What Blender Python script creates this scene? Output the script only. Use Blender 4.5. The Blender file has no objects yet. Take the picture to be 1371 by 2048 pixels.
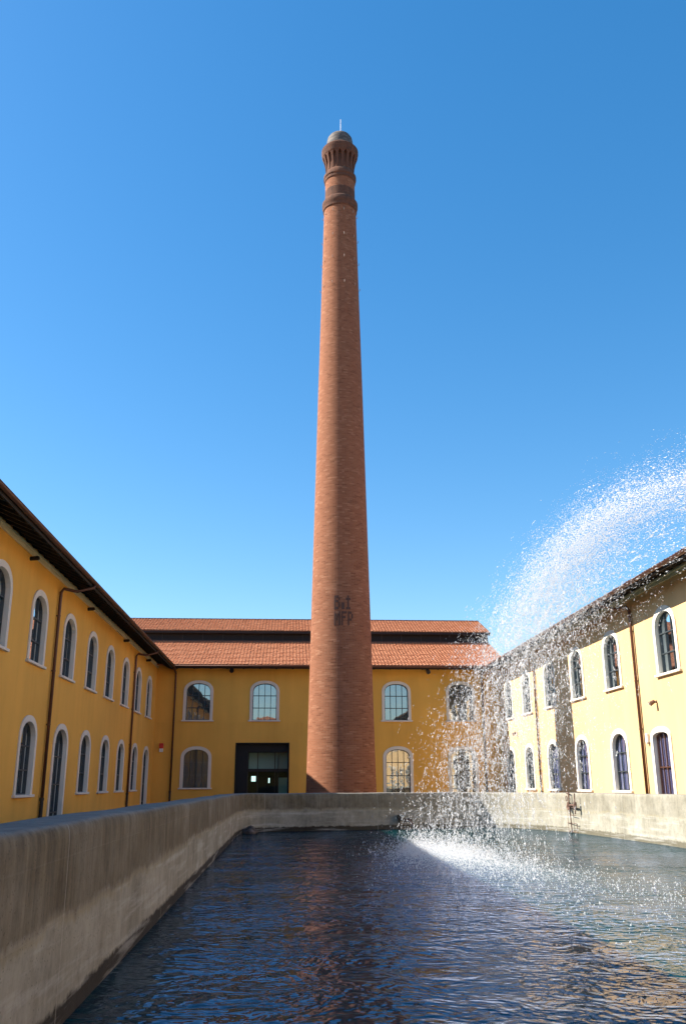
import bpy, bmesh, math, random
import numpy as np
from mathutils import Vector, Matrix
random.seed(7); rng = np.random.default_rng(11)
S = bpy.context.scene
C = S.collection
HC = 1.75                                   # camera height above the paving

# ------------------------------------------------------------------ camera
F_PX, YAW, PITCH, ROLL = 1761.8, 0.0625, 0.29858, -0.0029
cam = bpy.data.cameras.new('camera'); co = bpy.data.objects.new('camera', cam); C.objects.link(co)
fw = Vector((math.sin(YAW)*math.cos(PITCH), math.cos(YAW)*math.cos(PITCH), math.sin(PITCH)))
r0 = Vector((math.cos(YAW), -math.sin(YAW), 0)); u0 = r0.cross(fw)
rr = math.cos(ROLL)*r0 + math.sin(ROLL)*u0; uu = -math.sin(ROLL)*r0 + math.cos(ROLL)*u0
co.matrix_world = Matrix(((rr.x, uu.x, -fw.x, 0), (rr.y, uu.y, -fw.y, 0), (rr.z, uu.z, -fw.z, HC), (0, 0, 0, 1)))
cam.sensor_fit = 'VERTICAL'; cam.sensor_height = 36.0; cam.sensor_width = 24.0
cam.lens = F_PX/2048*36; cam.clip_end = 3000; cam.clip_start = 0.05
S.camera = co

# ------------------------------------------------------------------ light
SUN = Vector((-1.0, 0.158, 0.82)).normalized()
w = bpy.data.worlds.new('World'); S.world = w; w.use_nodes = True
nt = w.node_tree; sky = nt.nodes.new('ShaderNodeTexSky'); sky.sky_type = 'NISHITA'; sky.sun_disc = False
sky.sun_elevation = math.asin(SUN.z); sky.sun_rotation = math.atan2(SUN.x, SUN.y)
sky.air_density = 1.0; sky.dust_density = 0.3; sky.ozone_density = 1.5
bg = nt.nodes['Background']; bg.inputs['Strength'].default_value = 0.122
hs = nt.nodes.new('ShaderNodeHueSaturation'); hs.inputs['Saturation'].default_value = 1.56; hs.inputs['Hue'].default_value = .4995
gm_ = nt.nodes.new('ShaderNodeGamma'); gm_.inputs['Gamma'].default_value = .80; nt.links.new(sky.outputs[0], gm_.inputs[0]); nt.links.new(gm_.outputs[0], hs.inputs['Color']); nt.links.new(hs.outputs[0], bg.inputs[0])
sl = bpy.data.lights.new('sun', 'SUN'); sl.energy = 5.0; sl.angle = math.radians(0.53); sl.color = (1, .93, .82)
so = bpy.data.objects.new('sun', sl); C.objects.link(so)
so.rotation_euler = SUN.to_track_quat('Z', 'Y').to_euler(); so.location = (-40, 0, 60)
S.view_settings.view_transform = 'Standard'; S.view_settings.look = 'None'
S.view_settings.exposure = 1.3; S.view_settings.gamma = 1.0

# ------------------------------------------------------------------ helpers
class MB:
    """collects polygons and links them as one mesh object"""
    def __init__(s): s.v = []; s.f = []; s.uv = None
    def poly(s, pts):
        n = len(s.v); s.v += [tuple(p) for p in pts]; s.f.append(tuple(range(n, n+len(pts))))
    def box(s, a, b):
        (x0, y0, z0), (x1, y1, z1) = a, b
        n = len(s.v)
        s.v += [(x0,y0,z0),(x1,y0,z0),(x1,y1,z0),(x0,y1,z0),(x0,y0,z1),(x1,y0,z1),(x1,y1,z1),(x0,y1,z1)]
        s.f += [tuple(n+i for i in q) for q in ((0,3,2,1),(4,5,6,7),(0,1,5,4),(1,2,6,5),(2,3,7,6),(3,0,4,7))]
    def tube(s, pts, r, n=8, cap=True):
        pts = [Vector(p) for p in pts]; rings = []
        for i, p in enumerate(pts):
            t = (pts[min(i+1, len(pts)-1)]-pts[max(i-1, 0)]).normalized()
            a = t.orthogonal().normalized() if abs(t.z) > .95 else t.cross(Vector((0, 0, 1))).normalized()
            if i and rings: 
                a0 = rings[-1][1]; a = (a0-t*a0.dot(t)).normalized()
            b = t.cross(a); base = len(s.v); rad = r[i] if isinstance(r, (list, tuple)) else r
            for k in range(n):
                g = 2*math.pi*k/n; s.v.append(tuple(p+(a*math.cos(g)+b*math.sin(g))*rad))
            rings.append((base, a))
        for (b0, _), (b1, _) in zip(rings, rings[1:]):
            for k in range(n): s.f.append((b0+k, b0+(k+1)%n, b1+(k+1)%n, b1+k))
        if cap:
            s.f.append(tuple(rings[0][0]+k for k in reversed(range(n)))); s.f.append(tuple(rings[-1][0]+k for k in range(n)))
    def grid(s, P):
        n = len(s.v); R, K = len(P), len(P[0])
        for row in P: s.v += [tuple(p) for p in row]
        for i in range(R-1):
            for j in range(K-1): s.f.append((n+i*K+j, n+i*K+j+1, n+(i+1)*K+j+1, n+(i+1)*K+j))
    def build(s, name, mat, parent=None, smooth=False, loc=None, fixn=False, bevel=0):
        me = bpy.data.meshes.new(name); me.from_pydata(s.v, [], s.f)
        if fixn:
            b = bmesh.new(); b.from_mesh(me); bmesh.ops.remove_doubles(b, verts=b.verts, dist=1e-5)
            bmesh.ops.recalc_face_normals(b, faces=b.faces); b.to_mesh(me); b.free()
        me.update(); me.materials.append(mat)
        if smooth: me.polygons.foreach_set('use_smooth', [True]*len(me.polygons))
        o = bpy.data.objects.new(name, me); C.objects.link(o)
        if parent: o.parent = parent
        if loc: o.location = loc
        if bevel:
            m = o.modifiers.new('bevel', 'BEVEL'); m.width = bevel; m.segments = 2; m.limit_method = 'ANGLE'
        return o
def tag(o, label=None, cat=None, group=None, kind=None):
    if label: o['label'] = label
    if cat: o['category'] = cat
    if group: o['group'] = group
    if kind: o['kind'] = kind
    return o
def empty(name, loc=(0, 0, 0), rz=0):
    o = bpy.data.objects.new(name, None); C.objects.link(o); o.location = loc; o.rotation_euler = (0, 0, rz)
    o.empty_display_size = .3; return o
def copy_tree(o, parent=None):
    c = o.copy(); C.objects.link(c)
    if parent: c.parent = parent
    for ch in list(o.children): copy_tree(ch, c)
    return c

# ------------------------------------------------------------------ materials
def mat(name, col=(.5, .5, .5), rough=.7, metal=0, spec=.5):
    m = bpy.data.materials.new(name); m.use_nodes = True; p = m.node_tree.nodes['Principled BSDF']
    p.inputs['Base Color'].default_value = (*col, 1); p.inputs['Roughness'].default_value = rough
    p.inputs['Metallic'].default_value = metal; p.inputs['Specular IOR Level'].default_value = spec
    return m
class N:
    def __init__(s, m): s.t = m.node_tree; s.p = s.t.nodes['Principled BSDF']
    def n(s, typ, ins=None, **kw):
        x = s.t.nodes.new('ShaderNode'+typ)
        for k, v in kw.items(): setattr(x, k, v)
        for k, v in (ins or {}).items():
            if isinstance(v, bpy.types.NodeSocket): s.t.links.new(v, x.inputs[k])
            else: x.inputs[k].default_value = v
        return x
    def link(s, a, b): s.t.links.new(a, b)
    def pos(s, scale=(1, 1, 1), uv=False):
        c = s.n('TexCoord'); mp = s.n('Mapping', {'Scale': scale}); s.link(c.outputs['UV' if uv else 'Object'], mp.inputs[0]); return mp.outputs[0]
    def noise(s, vec, scale, detail=4, rough=.55): return s.n('TexNoise', {'Vector': vec, 'Scale': scale, 'Detail': detail, 'Roughness': rough}).outputs['Fac']
    def ramp(s, fac, stops):
        r = s.n('ValToRGB'); s.link(fac, r.inputs[0]); e = r.color_ramp.elements
        while len(e) < len(stops): e.new(.5)
        for q, (p, c) in zip(e, stops): q.position = p; q.color = (*c, 1) if len(c) == 3 else c
        return r.outputs[0]
    def mix(s, fac, a, b, mode='MIX'):
        x = s.n('MixRGB', {'Fac': fac, 'Color1': a, 'Color2': b}, blend_type=mode); return x.outputs[0]
    def math(s, op, a, b=0.0, c=0.0):
        x = s.n('Math', operation=op)
        for i, v in enumerate((a, b, c)):
            if isinstance(v, bpy.types.NodeSocket): s.link(v, x.inputs[i])
            else: x.inputs[i].default_value = v
        return x.outputs[0]
    def bump(s, h, strength=.3, dist=.02, normal=None):
        b = s.n('Bump', {'Height': h, 'Strength': strength, 'Distance': dist})
        if normal: s.link(normal, b.inputs['Normal'])
        s.link(b.outputs[0], s.p.inputs['Normal']); return b.outputs[0]
    def z(s): 
        c = s.n('TexCoord'); x = s.n('SeparateXYZ'); s.link(c.outputs['Object'], x.inputs[0]); return x.outputs
def g3(v): return (v, v, v)

def plaster(name, col):
    m = mat(name, col, .9, spec=.2); q = N(m); v = q.pos()
    a = q.noise(v, .35, 5); b = q.noise(q.pos((1.2, 1.2, .12)), .9, 5); c = q.noise(v, 45, 3)
    f = q.mix(1.0, q.ramp(a, [(.3, g3(.90)), (.7, g3(1.05))]), q.ramp(b, [(.25, g3(.90)), (.6, g3(1.03))]), 'MULTIPLY')
    z = q.z()[2]; st = q.ramp(q.noise(q.pos((2.6, 2.6, .07)), 1.5, 6, .7), [(.48, g3(0)), (.66, g3(1))])
    top = q.n('MapRange', {'Value': z, 'From Min': 5.6, 'From Max': 8.1}).outputs[0]
    sill = q.math('MULTIPLY', q.n('MapRange', {'Value': z, 'From Min': 3.7, 'From Max': 4.8}).outputs[0], q.math('LESS_THAN', z, 4.97))
    dirt = q.math('MULTIPLY', st, q.math('MAXIMUM', top, sill))
    f = q.mix(q.math('MULTIPLY', dirt, .11), f, (.45, .42, .40, 1))
    q.link(q.mix(1.0, (*col, 1), f, 'MULTIPLY'), q.p.inputs['Base Color']); q.bump(c, .25, .006); return m
M = {}
M['ochre'] = plaster('ochre_plaster', (.76, .415, .083))
M['ochre_sunlit'] = plaster('ochre_plaster_sunlit', (.72, .46, .22))  # ochre paint with the glare of sunlight on this wing put into its colour
M['cream'] = plaster('cream_trim', (.74, .66, .42))
M['white'] = plaster('white_trim', (.72, .67, .58))
M['soffit'] = mat('dark_wood', (.065, .04, .03), .8)
q = N(M['soffit']); q.link(q.ramp(q.noise(q.pos((1, 14, 14)), 2, 5), [(.3, (.006, .005, .004)), (.7, (.022, .015, .012))]), q.p.inputs['Base Color'])
M['copper'] = mat('painted_copper', (.105, .045, .028), .45, .3)
M['iron'] = mat('dark_iron', (.035, .032, .032), .5, .6)
M['frame'] = mat('window_frame_metal', (.045, .055, .06), .5, .2)
M['rust'] = mat('rusty_steel', (.16, .09, .065), .85, .2)
q = N(M['rust']); q.link(q.ramp(q.noise(q.pos(), 14, 5), [(.3, (.07, .05, .045)), (.6, (.2, .11, .075)), (.8, (.28, .2, .16))]), q.p.inputs['Base Color'])
M['dark_panel'] = mat('dark_panel', (.016, .017, .019), .7, spec=.25)
M['galv'] = mat('galvanised', (.5, .5, .48), .5, .4)
M['rod'] = mat('lightning_rod_metal', (.75, .77, .8), .4, .3)
M['hook'] = mat('weathered_iron_hook', (.34, .27, .22), .7)
M['red'] = mat('red_plastic', (.55, .03, .02), .4)
M['whitep'] = mat('white_plastic', (.75, .75, .72), .4)
def glass(name, refl, tint, rough=.02):
    m = mat(name, tint, rough); q = N(m); out = q.t.nodes['Material Output']
    gl = q.n('BsdfGlossy', {'Roughness': rough, 'Color': (.86, .95, 1, 1)}); df = q.n('BsdfPrincipled', {'Base Color': (*tint, 1), 'Roughness': .4})
    lw = q.n('LayerWeight', {'Blend': .25}); v = q.pos(); h = q.noise(v, 1.6, 2)
    bp = q.n('Bump', {'Height': h, 'Strength': .12, 'Distance': .02}); q.link(bp.outputs[0], gl.inputs['Normal'])
    f = q.math('ADD', refl, q.math('MULTIPLY', lw.outputs['Fresnel'], .7)); f = q.math('MINIMUM', f, .95)
    mx = q.n('MixShader'); q.link(f, mx.inputs[0]); q.link(df.outputs[0], mx.inputs[1]); q.link(gl.outputs[0], mx.inputs[2])
    q.link(mx.outputs[0], out.inputs[0]); return m
M['glass'] = glass('window_glass', .30, (.02, .026, .03))
M['glass_dim'] = glass('window_glass_dim', .13, (.016, .018, .018))
m = mat('clear_glass'); q = N(m); out = q.t.nodes['Material Output']
gl = q.n('BsdfGlossy', {'Roughness': .02}); tr = q.n('BsdfTransparent', {'Color': (.8, .88, .87, 1)}); lw = q.n('LayerWeight', {'Blend': .3})
mx = q.n('MixShader'); q.link(q.math('ADD', .07, q.math('MULTIPLY', lw.outputs['Fresnel'], .6)), mx.inputs[0]); q.link(tr.outputs[0], mx.inputs[1]); q.link(gl.outputs[0], mx.inputs[2]); q.link(mx.outputs[0], out.inputs[0])
M['clear'] = m
m = mat('porch_glass'); q = N(m); out = q.t.nodes['Material Output']
gl = q.n('BsdfGlossy', {'Roughness': .02, 'Color': (.55, .8, .85, 1)}); tr = q.n('BsdfTransparent', {'Color': (.85, .96, .94, 1)}); lw = q.n('LayerWeight', {'Blend': .2})
mx = q.n('MixShader'); q.link(q.math('ADD', .012, q.math('MULTIPLY', lw.outputs['Fresnel'], .4)), mx.inputs[0]); q.link(tr.outputs[0], mx.inputs[1]); q.link(gl.outputs[0], mx.inputs[2]); q.link(mx.outputs[0], out.inputs[0])
M['porch_glass'] = m
M['curtain'] = mat('violet_curtain', (.27, .26, .56), .9)

def tile_mat():
    m = mat('clay_tiles', (.5, .2, .1), .85, spec=.2); q = N(m)
    v = q.pos((5.26, 3.4, 0)); vor = q.n('TexVoronoi', {'Vector': v, 'Scale': 1.0, 'Randomness': .3})
    a = q.n('SeparateColor'); q.link(vor.outputs['Color'], a.inputs[0])
    col = q.ramp(a.outputs[0], [(0, (.40, .155, .075)), (.5, (.47, .195, .098)), (1, (.53, .235, .125))])
    col = q.mix(.35, col, q.ramp(q.noise(q.pos(), 1.3, 5), [(.3, (.42, .17, .085)), (.7, (.51, .23, .12))]))
    q.link(col, q.p.inputs['Base Color']); q.bump(q.noise(q.pos(), 30, 3), .2, .01); return m
M['tile'] = tile_mat()

def brick_mat(name, sooty=False):
    m = mat(name, (.4, .18, .1), .92, spec=.15); q = N(m); v = q.pos((1, 1, 1), uv=True)
    wob = q.n('TexNoise', {'Vector': v, 'Scale': 2.2, 'Detail': 3}); vv = q.n('VectorMath', operation='MULTIPLY_ADD')
    q.link(wob.outputs['Color'], vv.inputs[0]); vv.inputs[1].default_value = (.03, .03, 0); q.link(v, vv.inputs[2])
    bt = q.n('TexBrick', {'Scale': 1.0, 'Mortar Size': .009, 'Mortar Smooth': .3, 'Bias': 0.0, 'Brick Width': .25, 'Row Height': .072,
             'Color1': (0, 0, 0, 1), 'Color2': (1, 1, 1, 1), 'Mortar': (.5, .5, .5, 1)})
    q.link(vv.outputs[0], bt.inputs['Vector'])
    col = q.ramp(bt.outputs['Color'], [(0, (.175, .064, .034)), (.15, (.235, .090, .047)), (.85, (.285, .117, .064)), (1, (.36, .172, .10))])
    big = q.noise(q.pos((1, .35, 1), uv=True), .5, 6, .6); mid = q.noise(q.pos((1, 1.6, 1), uv=True), 3.4, 6, .75)
    col = q.mix(q.math('MULTIPLY', q.ramp(big, [(.35, g3(0)), (.65, g3(1))]), .4), col, (.28, .125, .07, 1))
    col = q.mix(1, col, q.ramp(mid, [(.25, g3(.86)), (.5, g3(1)), (.8, g3(1.08))]), 'MULTIPLY')
    pal = q.noise(q.pos((1.3, 9, 1), uv=True), 1.7, 4, .7)
    col = q.mix(q.ramp(pal, [(.68, g3(0)), (.85, g3(.25))]), col, (.46, .33, .24, 1))
    col = q.mix(q.math('MULTIPLY', bt.outputs['Fac'], .55), col, (.28, .15, .09, 1))
    if sooty:
        sn = q.noise(q.pos((1.2, .5, 1), uv=True), 2.4, 5); col = q.mix(q.ramp(sn, [(.3, g3(.45)), (.65, g3(.85))]), col, (.07, .045, .038, 1))
    q.link(col, q.p.inputs['Base Color'])
    h = q.math('SUBTRACT', q.math('MULTIPLY', mid, .6), bt.outputs['Fac']); q.bump(h, .6, .015); return m
M['brick'] = brick_mat('chimney_brick'); M['brick_soot'] = brick_mat('sooty_chimney_brick', True)
M['cap'] = mat('chimney_cap', (.16, .13, .11), .8)
q = N(M['cap']); q.link(q.ramp(q.noise(q.pos((1, 1, 3)), 3, 5), [(.3, (.035, .032, .032)), (.55, (.11, .09, .078)), (.75, (.24, .19, .15))]), q.p.inputs['Base Color'])
M['letter'] = mat('dark_glazed_brick', (.085, .042, .03), .85)

def concrete_mat():
    m = mat('tank_concrete', (.35, .33, .3), .9, spec=.25); q = N(m); xyz = q.z(); z = xyz[2]
    v = q.pos(); streak = q.noise(q.pos((3.1, 3.1, .42)), 1.5, 8, .72); fine = q.noise(q.pos((7, 7, .35)), 1.5, 8, .8); blot = q.noise(v, 1.1, 6, .6); grit = q.noise(v, 40, 4)
    base = q.ramp(blot, [(.3, (.30, .28, .225)), (.5, (.42, .395, .33)), (.72, (.54, .515, .45))])
    base = q.mix(1, base, q.ramp(streak, [(.3, g3(.78)), (.55, g3(1)), (.75, g3(1.08))]), 'MULTIPLY')
    # browner weathered zone above the old water mark, with a ragged lower edge
    edge = q.math('ADD', z, q.math('MULTIPLY', q.math('SUBTRACT', streak, .5), .35)); edge = q.math('ADD', edge, q.math('MULTIPLY', q.math('SUBTRACT', blot, .5), .22))
    up = q.n('MapRange', {'Value': edge, 'From Min': HC-.93, 'From Max': HC-.83}).outputs[0]
    brown = q.mix(1, q.ramp(fine, [(.25, (.05, .037, .02)), (.5, (.165, .128, .078)), (.72, (.29, .24, .155))]), q.ramp(streak, [(.3, g3(.65)), (.6, g3(1.1))]), 'MULTIPLY')
    shine = q.ramp(blot, [(.3, g3(.98)), (.7, g3(.62))])
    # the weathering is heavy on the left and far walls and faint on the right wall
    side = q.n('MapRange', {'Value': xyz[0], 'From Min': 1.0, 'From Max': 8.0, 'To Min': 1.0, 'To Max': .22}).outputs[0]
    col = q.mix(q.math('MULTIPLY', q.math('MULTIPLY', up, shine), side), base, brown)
    # ochre line along the old water mark
    band = q.n('MapRange', {'Value': q.math('ABSOLUTE', q.math('SUBTRACT', edge, HC-.9)), 'From Min': 0.0, 'From Max': .05, 'To Min': .4, 'To Max': 0.0}).outputs[0]
    col = q.mix(band, col, (.42, .35, .2, 1))
    # algae band above the water
    e2 = q.math('ADD', z, q.math('MULTIPLY', q.math('SUBTRACT', q.noise(v, 5, 5, .7), .5), .16))
    al = q.n('MapRange', {'Value': e2, 'From Min': HC-1.43, 'From Max': HC-1.47}).outputs[0]
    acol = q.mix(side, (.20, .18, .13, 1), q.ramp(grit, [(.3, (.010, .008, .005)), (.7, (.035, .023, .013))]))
    col = q.mix(q.math('MULTIPLY', al, .93), col, acol)
    # shuttering joints: board lines and pour joints
    fz = q.math('FRACT', q.math('MULTIPLY', z, 2.4)); ln = q.math('LESS_THAN', fz, .03)
    fy = q.math('FRACT', q.math('MULTIPLY', q.math('ADD', xyz[1], xyz[0]), .19)); ly = q.math('LESS_THAN', fy, .004)
    lines = q.math('MAXIMUM', ln, ly)
    col = q.mix(q.math('MULTIPLY', ln, .06), col, (.5, .47, .42, 1)); col = q.mix(q.math('MULTIPLY', ly, .45), col, (.6, .57, .5, 1))
    hz = q.noise(q.pos((.35, .35, 6)), 1.6, 5, .6); low = q.math('SUBTRACT', 1.0, up); col = q.mix(q.math('MULTIPLY', q.ramp(hz, [(.52, g3(0)), (.66, g3(.5))]), low), col, (.62, .61, .58, 1))
    # flat cap: grey
    gn = q.n('NewGeometry'); sx = q.n('SeparateXYZ'); q.link(gn.outputs['Normal'], sx.inputs[0])
    tp = q.n('MapRange', {'Value': sx.outputs[2], 'From Min': .55, 'From Max': .9}).outputs[0]
    col = q.mix(q.math('MULTIPLY', tp, .8), col, q.ramp(q.noise(v, 3, 6, .7), [(.3, (.22, .215, .205)), (.7, (.36, .35, .33))]))
    q.link(col, q.p.inputs['Base Color'])
    pore = q.n('TexVoronoi', {'Vector': v, 'Scale': 26.0, 'Randomness': 1.0}); pm = q.math('MULTIPLY', q.math('LESS_THAN', pore.outputs['Distance'], .16), q.math('GREATER_THAN', q.noise(v, 2.3, 3), .5))
    spots = q.noise(v, 7, 7, .8)
    col2 = q.mix(1, q.mix(q.math('MULTIPLY', pm, .6), col, (.05, .045, .04, 1)), q.ramp(spots, [(.3, g3(.72)), (.52, g3(1)), (.75, g3(1.12))]), 'MULTIPLY'); col2 = q.mix(1, col2, (.74, .74, .70, 1), 'MULTIPLY'); q.link(col2, q.p.inputs['Base Color'])
    h = q.math('ADD', q.math('MULTIPLY', grit, .35), q.math('MULTIPLY', fine, .8)); h = q.math('ADD', h, q.math('MULTIPLY', lines, .5)); q.bump(h, .5, .012); return m
M['concrete'] = concrete_mat()

# spray plane (line of the falling fountain jet over the water)
P0 = np.array([3.4, 23.8]); D = np.array([2.9, -9.1]); D /= np.linalg.norm(D); NN = np.array([-D[1], D[0]])
def water_mat():
    m = mat('tank_water', (.008, .035, .042), .04); q = N(m); q.p.inputs['IOR'].default_value = 1.333
    xyz = q.z()
    # distance from and position along the jet's landing line
    dx = q.math('SUBTRACT', xyz[0], float(P0[0])); dy = q.math('SUBTRACT', xyz[1], float(P0[1]))
    s = q.math('ADD', q.math('MULTIPLY', dx, float(D[0])), q.math('MULTIPLY', dy, float(D[1])))
    n = q.math('ADD', q.math('MULTIPLY', dx, float(NN[0])), q.math('MULTIPLY', dy, float(NN[1])))
    n = q.math('ADD', n, q.math('MULTIPLY', q.math('SUBTRACT', q.noise(q.pos(), .5, 3), .5), 1.6)); n = q.math('ADD', n, q.math('MULTIPLY', q.math('MAXIMUM', s, 0.0), .12))
    core = q.n('MapRange', {'Value': q.math('ABSOLUTE', n), 'From Min': .1, 'From Max': 2.3, 'To Min': 1.0, 'To Max': 0.0}).outputs[0]
    ends = q.math('MULTIPLY', q.n('MapRange', {'Value': s, 'From Min': -.4, 'From Max': 1.6}).outputs[0], q.n('MapRange', {'Value': s, 'From Min': 4.0, 'From Max': 13.0, 'To Min': 1.0, 'To Max': .15}).outputs[0])
    core = q.math('MULTIPLY', core, ends)
    fn = q.noise(q.pos((1, 1, 1)), 9, 6, .75)
    foam = q.n('MapRange', {'Value': q.math('ADD', fn, q.math('MULTIPLY', core, .34)), 'From Min': .68, 'From Max': .95}).outputs[0]
    foam = q.math('MULTIPLY', foam, q.math('MINIMUM', q.math('MULTIPLY', core, 3.0), 1.0))
    col = q.mix(q.math('MULTIPLY', foam, .42), (.002, .042, .044, 1), (.72, .77, .8, 1))
    q.link(col, q.p.inputs['Base Color']); q.link(q.math('ADD', .015, q.math('MULTIPLY', foam, .5)), q.p.inputs['Roughness'])
    wv = q.n('TexNoise', {'Vector': q.pos(), 'Scale': .9, 'Detail': 2}); off = q.n('VectorMath', operation='MULTIPLY_ADD'); q.link(wv.outputs['Color'], off.inputs[0]); off.inputs[1].default_value = (.7, .7, 0); q.link(q.pos(), off.inputs[2])
    def wn(sx, sy, sc, det): 
        mp = q.n('Mapping', {'Scale': (sx, sy, 1), 'Rotation': (0, 0, .1)}); q.link(off.outputs[0], mp.inputs[0]); return q.noise(mp.outputs[0], sc, det, .5)
    a = wn(5.2, 5.8, 1.0, 1); b = wn(10.0, 11.5, 1.0, 1); c = wn(1.1, 1.5, 1.0, 1)
    calm = q.n('MapRange', {'Value': q.noise(q.pos((.22, .5, 1)), 1.0, 2), 'From Min': .35, 'From Max': .65, 'To Min': .45, 'To Max': 1.15}).outputs[0]
    h = q.math('ADD', q.math('MULTIPLY', a, 1.0), q.math('MULTIPLY', b, .50)); h = q.math('ADD', h, q.math('MULTIPLY', c, .9)); h = q.math('MULTIPLY', q.math('MULTIPLY', h, calm), q.n('MapRange', {'Value': xyz[0], 'From Min': 2.0, 'From Max': 6.5, 'To Min': 1.0, 'To Max': 1.35}).outputs[0])
    h = q.math('ADD', h, q.math('MULTIPLY', q.math('MULTIPLY', fn, core), .5))
    nrm = q.bump(h, 1.0, .034)
    q.p.inputs['Specular IOR Level'].default_value = 0.0; q.p.inputs['IOR'].default_value = 1.0
    gl = q.n('BsdfGlossy', {'Roughness': .02, 'Color': (.60, .66, .88, 1)}); q.link(nrm, gl.inputs['Normal'])
    fr = q.n('Fresnel', {'IOR': 1.333}); q.link(nrm, fr.inputs['Normal'])
    mx = q.n('MixShader'); q.link(q.math('MULTIPLY', fr.outputs[0], q.math('SUBTRACT', 1.0, q.math('MULTIPLY', foam, .7))), mx.inputs[0]); q.link(q.p.outputs[0], mx.inputs[1]); q.link(gl.outputs[0], mx.inputs[2])
    q.link(mx.outputs[0], q.t.nodes['Material Output'].inputs[0]); return m
M['water'] = water_mat()
def drop_mat():
    m = mat('water_drops', (.9, .93, .96), .15); q = N(m); out = q.t.nodes['Material Output']
    tl = q.n('BsdfTranslucent', {'Color': (.93, .96, 1, 1)}); gg = q.n('BsdfGlossy', {'Roughness': .25, 'Color': (1, 1, 1, 1)})
    tr = q.n('BsdfTransparent'); q.p.inputs['Roughness'].default_value = .2
    m1 = q.n('MixShader', {'Fac': .45}); q.link(q.p.outputs[0], m1.inputs[1]); q.link(tl.outputs[0], m1.inputs[2])
    m2 = q.n('MixShader', {'Fac': .25}); q.link(m1.outputs[0], m2.inputs[1]); q.link(gg.outputs[0], m2.inputs[2])
    m3 = q.n('MixShader', {'Fac': .62}); q.link(m2.outputs[0], m3.inputs[1]); q.link(tr.outputs[0], m3.inputs[2])
    q.link(m3.outputs[0], out.inputs[0]); return m
M['drops'] = drop_mat()
def ground_mat():
    m = mat('paving', (.28, .26, .23), .9); q = N(m)
    b = q.n('TexBrick', {'Scale': 1.0, 'Mortar Size': .008, 'Brick Width': .6, 'Row Height': .4, 'Color1': (.13, .12, .11, 1), 'Color2': (.18, .17, .15, 1), 'Mortar': (.12, .11, .1, 1)})
    q.link(q.pos(), b.inputs['Vector'])
    q.link(q.mix(1, b.outputs['Color'], q.ramp(q.noise(q.pos(), .6, 5), [(.3, g3(.85)), (.7, g3(1.1))]), 'MULTIPLY'), q.p.inputs['Base Color']); return m
M['ground'] = ground_mat()

# ------------------------------------------------------------------ ground
g = MB()
TX0, TX1, TY0, TY1 = -1.9, 10.5, .3, 36.0
X_ = [-900, TX0, TX1, 900]; Y_ = [-900, TY0, TY1, 900]
g.grid([[(x, y, 0) for x in X_] for y in Y_])
tag(g.build('ground', M['ground']), kind='structure')

# ------------------------------------------------------------------ arches and windows
def arch(a, z0, zs, r, n=14, e=2.2):
    """outline from bottom left over the arch to bottom right"""
    pts = [(-a, z0)]
    for i in range(n+1):
        t = math.pi*(1-i/n); c = math.cos(t); s_ = max(0, math.sin(t))
        x = a*math.copysign(abs(c)**(2/e), c); z = zs+r*(s_**(2/e)); pts.append((x, z))
    pts.append((a, z0)); return pts
def win_spec(kind):
    # a: half width of the opening, z0 bottom, zs spring, r rise, t trim width
    return {
     'wing_up':  dict(a=.70, z0=3.31, zs=4.72, r=.52, t=.175, sill=True, cols=3, rows=3, gm='glass'),
     'wing_low': dict(a=.70, z0=-.28, zs=1.18, r=.50, t=.175, sill=True, cols=3, rows=3, gm='glass_dim'),
     'wing_door':dict(a=.78, z0=-1.70, zs=1.10, r=.58, t=.175, sill=False, cols=3, rows=4, gm='glass_dim'),
     'flat_door':dict(a=.62, z0=-1.70, zs=1.38, r=.16, t=.175, sill=False, cols=4, rows=3, gm='clear'),
     'far_up':   dict(a=.66, z0=3.33, zs=4.90, r=.43, t=.155, sill=True, cols=4, rows=3, gm='glass'),
     'far_low':  dict(a=.66, z0=-.22, zs=1.34, r=.43, t=.17, sill=True, cols=4, rows=3, gm='glass_dim'),
     'far_door': dict(a=.66, z0=-1.70, zs=1.34, r=.43, t=.17, sill=False, cols=4, rows=5, gm='glass'),
    }[kind]
_wcache = {}
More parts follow.
